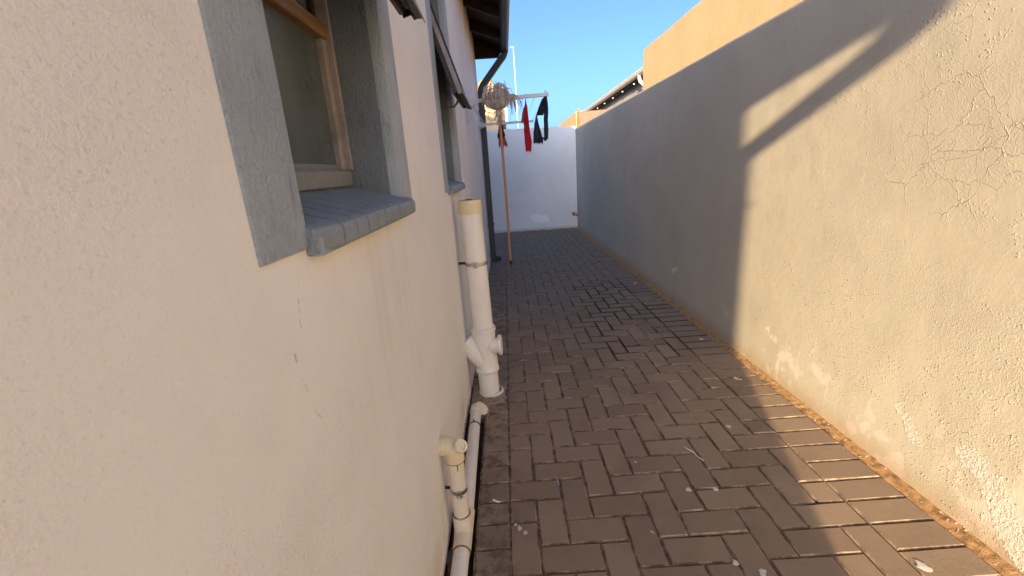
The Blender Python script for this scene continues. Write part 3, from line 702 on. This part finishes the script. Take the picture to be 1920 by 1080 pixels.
# ------------------------------------------------------------------ mop
mp = thing('mop', 'upside down mop with grey string head hung on the rack, orange wooden handle', 'mop', (.063, 2.06, .38))
b = B(); b.tube([(.065, 2.06, .418), (.062, 2.058, 1.0), (.056, 2.06, 1.4), (.050, 2.065, 1.64)], [.0095, .0105, .0108, .0105], 16); b.build('handle', POLE, mp, smooth=True)
b = B(); b.tube([(.0655, 2.06, .380), (.0655, 2.06, .395), (.065, 2.06, .40), (.065, 2.06, .435)], [.003, .005, .0108, .0115], 12); b.build('tip', BLACKP, mp, smooth=True)
b = B(); rnd = random.Random(3); O = Vector((.048, 2.07, 1.632)); CC = Vector((.040, 2.075, 1.735))
for i in range(210):
    a = rnd.uniform(0, 2*math.pi); R1 = .100*rnd.uniform(.45, 1.12); end = rnd.uniform(.5, .95); pts = []
    hk = rnd.uniform(.75, 1.1); fl = rnd.uniform(.75, 1.15)
    for k in range(11):
        t = k/10; ph = math.pi*t*end
        rr = math.sin(ph)*R1*fl; zz = (1-math.cos(ph))*R1*.95*hk
        am = .030*min(1, t*1.6); sd = i*3.7
        x = O.x-.008*t*2+math.cos(a)*rr+am*noise.noise(Vector((t*2.6, sd, 0))); y = O.y+math.sin(a)*rr*.85+am*noise.noise(Vector((t*2.6, sd, 9))); z = O.z+.008+zz+am*noise.noise(Vector((t*2.6, sd, 18)))
        pts.append((x, y, z))
    b.tube(pts, rnd.uniform(.0030, .0044), 5, cap=True)
for i in range(40):      # flopping ends
    a = rnd.uniform(0, 2*math.pi); r0 = rnd.uniform(.05, .10); z0 = O.z+rnd.uniform(.07, .17); L = rnd.uniform(.03, .09)
    P0 = Vector((O.x-.008+math.cos(a)*r0, O.y+math.sin(a)*r0*.85, z0)); out = Vector((math.cos(a), math.sin(a)*.85, 0))
    b.tube([P0-out*.03+Vector((0,0,.01)), P0, P0+out*L*.35+Vector((0,0,rnd.uniform(-.01,.03))), P0+out*L*.5+Vector((0,0,-L*.6))], [.0038,.0036,.0032,.002], 5)
# loose ends hanging over the rack arm to the right and under the head
for i in range(26):
    x0 = CC.x+.10+rnd.uniform(-.01, .05); y0 = 2.13+rnd.uniform(-.02, .03); L = rnd.uniform(.05, .13); dx = rnd.uniform(-.01, .05)
    b.tube([(x0-.06, y0, 1.752), (x0, y0, 1.748), (x0+dx*.6, y0, 1.725), (x0+dx, y0+.005, 1.725-L*.6), (x0+dx*1.2, y0, 1.725-L)], [.003, .003, .0028, .0024, .001], 5)
for i in range(30):
    a = rnd.uniform(0, 2*math.pi); r = rnd.uniform(.006, .03); L = rnd.uniform(.03, .11); r2 = r+rnd.uniform(-.005, .03)
    b.tube([(O.x+math.cos(a)*r, O.y+math.sin(a)*r, O.z+.02), (O.x+math.cos(a)*(r+r2)/2, O.y+math.sin(a)*r, O.z-L*.5), (O.x+math.cos(a)*r2, O.y+math.sin(a)*r2, O.z-L)], .0024, 5)
for i in range(6):
    a = math.pi+rnd.uniform(-.7, .7); r = .07+.03*rnd.random()
    b.tube([(O.x, O.y, O.z+.01), (O.x+math.cos(a)*r*.5, O.y, O.z-.02), (O.x+math.cos(a)*r, O.y, O.z-.005), (O.x+math.cos(a)*r*.9, O.y, O.z-.06), (O.x+math.cos(a)*r*.6, O.y, O.z-.075)], .0022, 5)
b.build('string_head', STRING, mp, smooth=True)
b = B(); b.lathe([(.013, -.05), (.018, -.03), (.020, .0), (.020, .02), (.012, .03)], 0, 0, 14, (0,0,1), tuple(O)); b.build('binding', STRING, mp, smooth=True)

# ------------------------------------------------------------------ cloths on the rack
def cloth(bb, pts, widths, folds, depth, seed, fringe=0, side=(1,0,0), n=22, m=26, thick=.0022):
    rnd = random.Random(seed); side = Vector(side).normalized(); fr = Vector((0,1,0)); rows = []
    P_ = [Vector(p) for p in pts]
    def samp(t, arr):
        f = t*(len(arr)-1); i = min(int(f), len(arr)-2); u = f-i; u = u*u*(3-2*u) if False else u
        return arr[i]*(1-u)+arr[i+1]*u
    for s_ in (0, 1):
        rr = []
        for j in range(m+1):
            t = j/m; c = samp(t, P_); w_ = samp(t, widths); row = []
            for i in range(n+1):
                u = i/n*2-1; fl = math.sin(u*folds*2.2+seed+t*1.2)*depth*(.5+.5*math.cos(t*2+seed))+depth*.8*noise.noise(Vector((u*2, t*3, seed)))
                p = c+side*(u*w_*.5+.004*noise.noise(Vector((u, t*6, seed*3))))+fr*(fl+(thick if s_ else -thick))
                if j == m and fringe: p.z += -abs(rnd.gauss(0, fringe))
                row.append(bb.b.verts.new(p))
            rr.append(row)
        rows.append(rr)
    for rr in rows:
        for j in range(m):
            for i in range(n): bb.b.faces.new((rr[j][i], rr[j][i+1], rr[j+1][i+1], rr[j+1][i]))
    A, Q = rows
    for j in range(m):
        for i in (0, n): bb.b.faces.new((A[j][i], A[j+1][i], Q[j+1][i], Q[j][i]))
    for i in range(n):
        for j in (0, m): bb.b.faces.new((A[j][i], A[j][i+1], Q[j][i+1], Q[j][i]))
rc = thing('red_cloth', 'crimson strip of cloth hanging from the middle of the rack arm', 'cloth', (.268, 2.15, 1.31))
b = B(); cloth(b, [(.268,2.15,1.708), (.268,2.15,1.66), (.266,2.15,1.58), (.266,2.15,1.48), (.272,2.15,1.38), (.270,2.15,1.318)], [.006,.022,.034,.046,.058,.045], 2.0, .010, 2, .004); b.build('main_fold', RED, rc, smooth=True)
b = B(); cloth(b, [(.258,2.158,1.66), (.250,2.158,1.62), (.246,2.158,1.58), (.236,2.158,1.545)], [.008,.028,.030,.034], 1.2, .008, 5, .006, m=14); b.build('back_fold', ORANGEC, rc, smooth=True)
b = B(); cloth(b, [(.249,2.16,1.56), (.250,2.162,1.46), (.258,2.162,1.36)], [.012,.016,.010], 1.2, .004, 8, .003, m=12); b.build('hem', ORANGEC, rc, smooth=True)
b = B(); b.tube([(.268,2.15,1.748), (.275,2.15,1.75), (.277,2.15,1.728), (.268,2.15,1.712), (.266,2.15,1.69)], .003, 6); b.build('knot', RED, rc, smooth=True)
b = B()
for k in range(7): b.tube([(.258+k*.004, 2.15, 1.322), (.258+k*.005, 2.15, 1.300-.012*random.random())], .0012, 4)
b.build('frayed_end', WHITEP, rc)
nc = thing('dark_cloth', 'navy and black looped cloth hanging at the outer end of the rack arm', 'cloth', (.40, 2.15, 1.37))
b = B(); cloth(b, [(.428,2.15,1.728), (.412,2.145,1.70), (.396,2.14,1.65), (.384,2.14,1.61), (.374,2.14,1.585)], [.012,.034,.052,.058,.062], 1.4, .014, 1, .003, m=18); b.build('bunched_top', BLACKC, nc, smooth=True)
b = B(); cloth(b, [(.430,2.152,1.725), (.430,2.152,1.64), (.424,2.152,1.55), (.424,2.152,1.46), (.418,2.152,1.405), (.412,2.152,1.392)], [.018,.034,.036,.034,.036,.020], 1.6, .010, 4, .004); b.build('right_leg', NAVY, nc, smooth=True)
b = B(); cloth(b, [(.352,2.15,1.590), (.345,2.15,1.54), (.348,2.15,1.47), (.352,2.15,1.42), (.354,2.15,1.385)], [.008,.028,.056,.072,.078], 2.4, .011, 6, .012); b.build('left_leg', NAVY, nc, smooth=True)
b = B(); cloth(b, [(.372,2.152,1.43), (.385,2.152,1.415), (.402,2.152,1.405)], [.02,.018,.016], 1, .004, 7, .0, side=(0,0,1), m=8); b.build('link', NAVY, nc, smooth=True)
b = B(); b.tube([(.420,2.15,1.752), (.428,2.15,1.766), (.436,2.15,1.756), (.434,2.15,1.73)], .003, 6); b.build('knot', BLACKC, nc, smooth=True)
pc = thing('two_tone_cloth', 'dark and coral rag hanging behind the mop handle', 'cloth', (.045, 3.2, 1.40))
def at(px_, py_, y): return None
b = B(); cloth(b, [(.050,3.2,1.70), (.052,3.2,1.64), (.056,3.2,1.60), (.054,3.2,1.53), (.050,3.2,1.50)], [.015,.035,.05,.080,.075], 1.6, .012, 3); b.build('dark_half', BLACKC, pc, smooth=True)
b = B(); cloth(b, [(.056,3.204,1.515), (.062,3.204,1.47), (.066,3.204,1.44)], [.065,.085,.095], 1.9, .012, 9, .022, m=16); b.build('coral_half', PINK, pc, smooth=True)

# ------------------------------------------------------------------ litter
b = B(); b.prism([(-.066,-.192), (-.045,-.206), (-.030,-.203), (-.046,-.196), (-.060,-.186)], 2, .003, .0045); b.build('paper_scrap', mat_simple('white_paper', (.8,.8,.8), .7), origin=(-.05,-.2,0), label='tiny white paper scrap on the pavers beside the waste pipe', category='litter')
b = B(); b.tube([(.186,-.095,.004), (.188,-.115,.006), (.192,-.14,.004)], .0014, 6); b.build('blue_straw', mat_simple('pale_blue_plastic', (.5,.6,.75), .4), origin=(.188,-.12,0), label='short pale blue straw lying in a paver joint', category='litter')
b = B(); b.tube([(.745,.035,.004), (.752,.02,.005), (.768,.0,.004), (.772,-.03,.005), (.785,-.055,.004)], .0028, 6); b.build('white_string', WHITEP, origin=(.77,0,0), smooth=True, label='short curled piece of white string on the pavers', category='litter')

# ------------------------------------------------------------------ beyond the walls
ny_ = thing('neighbour_building', 'tall cream yellow neighbouring wall rising sunlit above the boundary wall', 'building', (1.75, 0, 0))
b = B(); wobbly_slab(b, 1.75, 5.5, -6, 3.905, -.07, lambda t: 2.41, 60, amp=.006); b.build('wall', YELLOW, ny_)
st = thing('broken_wall', 'short plaster wall, front darkened to look shaded, with broken orange brick edge beyond the back wall', 'wall', (1.49, 7.05, 0))
b = B(); wobbly_slab(b, 1.515, 3.6, 7.055, 7.2, -.07, lambda t: 2.15, 30, 'x', amp=.01); b.build('front_face', SHADEP, st)
b = B(); wobbly_slab(b, 1.50, 1.66, 7.202, 14.0, -.07, lambda t: 2.17, 30, amp=.004); b.build('side_face', YELLOW, st)
b = B()
for k in range(9):
    z = 1.80+k*.045; w_ = random.uniform(.02, .05); b.box(1.495-random.random()*.006, 1.495+w_, 7.03, 7.054, z, z+.036, .006)
b.build('broken_brick_edge', BRICKO, st)
nh = thing('neighbour_house', 'grey roofed neighbouring house with pale gutter beyond the boundary wall', 'house', (3.4, 6, 0))
b = B(); b.box(3.20, 9, 5.4, 22, -.07, 2.875); b.build('wall', mat_simple('grey_house_plaster', (.42,.40,.37), .9, .2, var=.06, scale=3), nh)
b = B(); b.prism([(3.02, 2.98), (6.2, 4.3), (9.4, 2.98), (9.4, 2.94), (6.2, 4.26), (3.02, 2.94)], 1, 5.2, 22.2); b.build('roof', ROOF, nh)
b = B(); b.prism([(2.94, 2.90), (2.965, 2.875), (3.04, 2.875), (3.04, 2.965), (2.99, 2.975), (2.928, 2.975), (2.928, 2.945)], 1, 5.2, 22.2); b.build('gutter', GUTTERW, nh)
b = B(); b.box(3.042, 3.06, 5.2, 22.2, 2.84, 2.935); b.build('fascia_board', RAFTER, nh)
b = B(); b.box(3.062, 3.195, 5.2, 22.2, 2.858, 2.872); b.build('soffit', RAFTER, nh)
b = B(); b.tube([(2.985, 8.1, 2.90), (2.985, 8.1, 2.82), (3.0, 8.1, 2.77), (3.11, 8.1, 2.67), (3.14, 8.1, 2.62), (3.14, 8.1, .2)], .038, 10); b.build('downpipe', GUTTERW, nh, smooth=True)
for k in range(8):
    y = 8.7+k*.95; b = B(); b.lathe([(.012, 0), (.022, .006), (.026, .02), (.020, .035), (.004, .042)], 0, 0, 10, (0,0,-1), (3.052, y, 2.842)); b.build('eaves_lamp', BULB, nh, smooth=True)
th_ = thing('tiled_cottage', 'sunlit cream building with rounded ridge tiles behind the mop head', 'house', (-.3, 8.9, 0))
b = B(); b.box(-4, .12, 9.0, 13, -.07, 2.86); b.build('wall', YELLOW, th_)
b = B(); b.box(.13, .215, 8.995, 9.16, -.07, 2.80); b.build('corner_post', GUTTERW, th_)
b = B(); b.box(.02, .16, 8.975, 8.998, 1.5, 2.52); w2 = b.build('window', FRAMED, th_)
for x, z, r in ((-.98,3.02,.2),(-.60,2.99,.2),(-.22,2.97,.2),(.095,2.86,.155)):
    b = B(); pts = [(x, 8.88, z-.02), (x, 8.92, z), (x, 9.5, z+.06), (x, 11, z+.25)]; b.tube(pts, [r*.96, r, r, r], 24); b.build('ridge_tile', TILE, th_, smooth=True)
b = B(); b.tube([(1.05, 25, -.07), (1.02, 25, 7.75)], [.042, .024], 12); pl = b.build('street_pole', STEELP, smooth=True, label='thin pale lamp post far off against the sky', category='lamp post', origin=(1.05,25,0))
b = B(); b.box(.84, 1.05, 24.95, 25.05, 7.70, 7.77, .02); b.build('lamp_head', STEELP, pl)
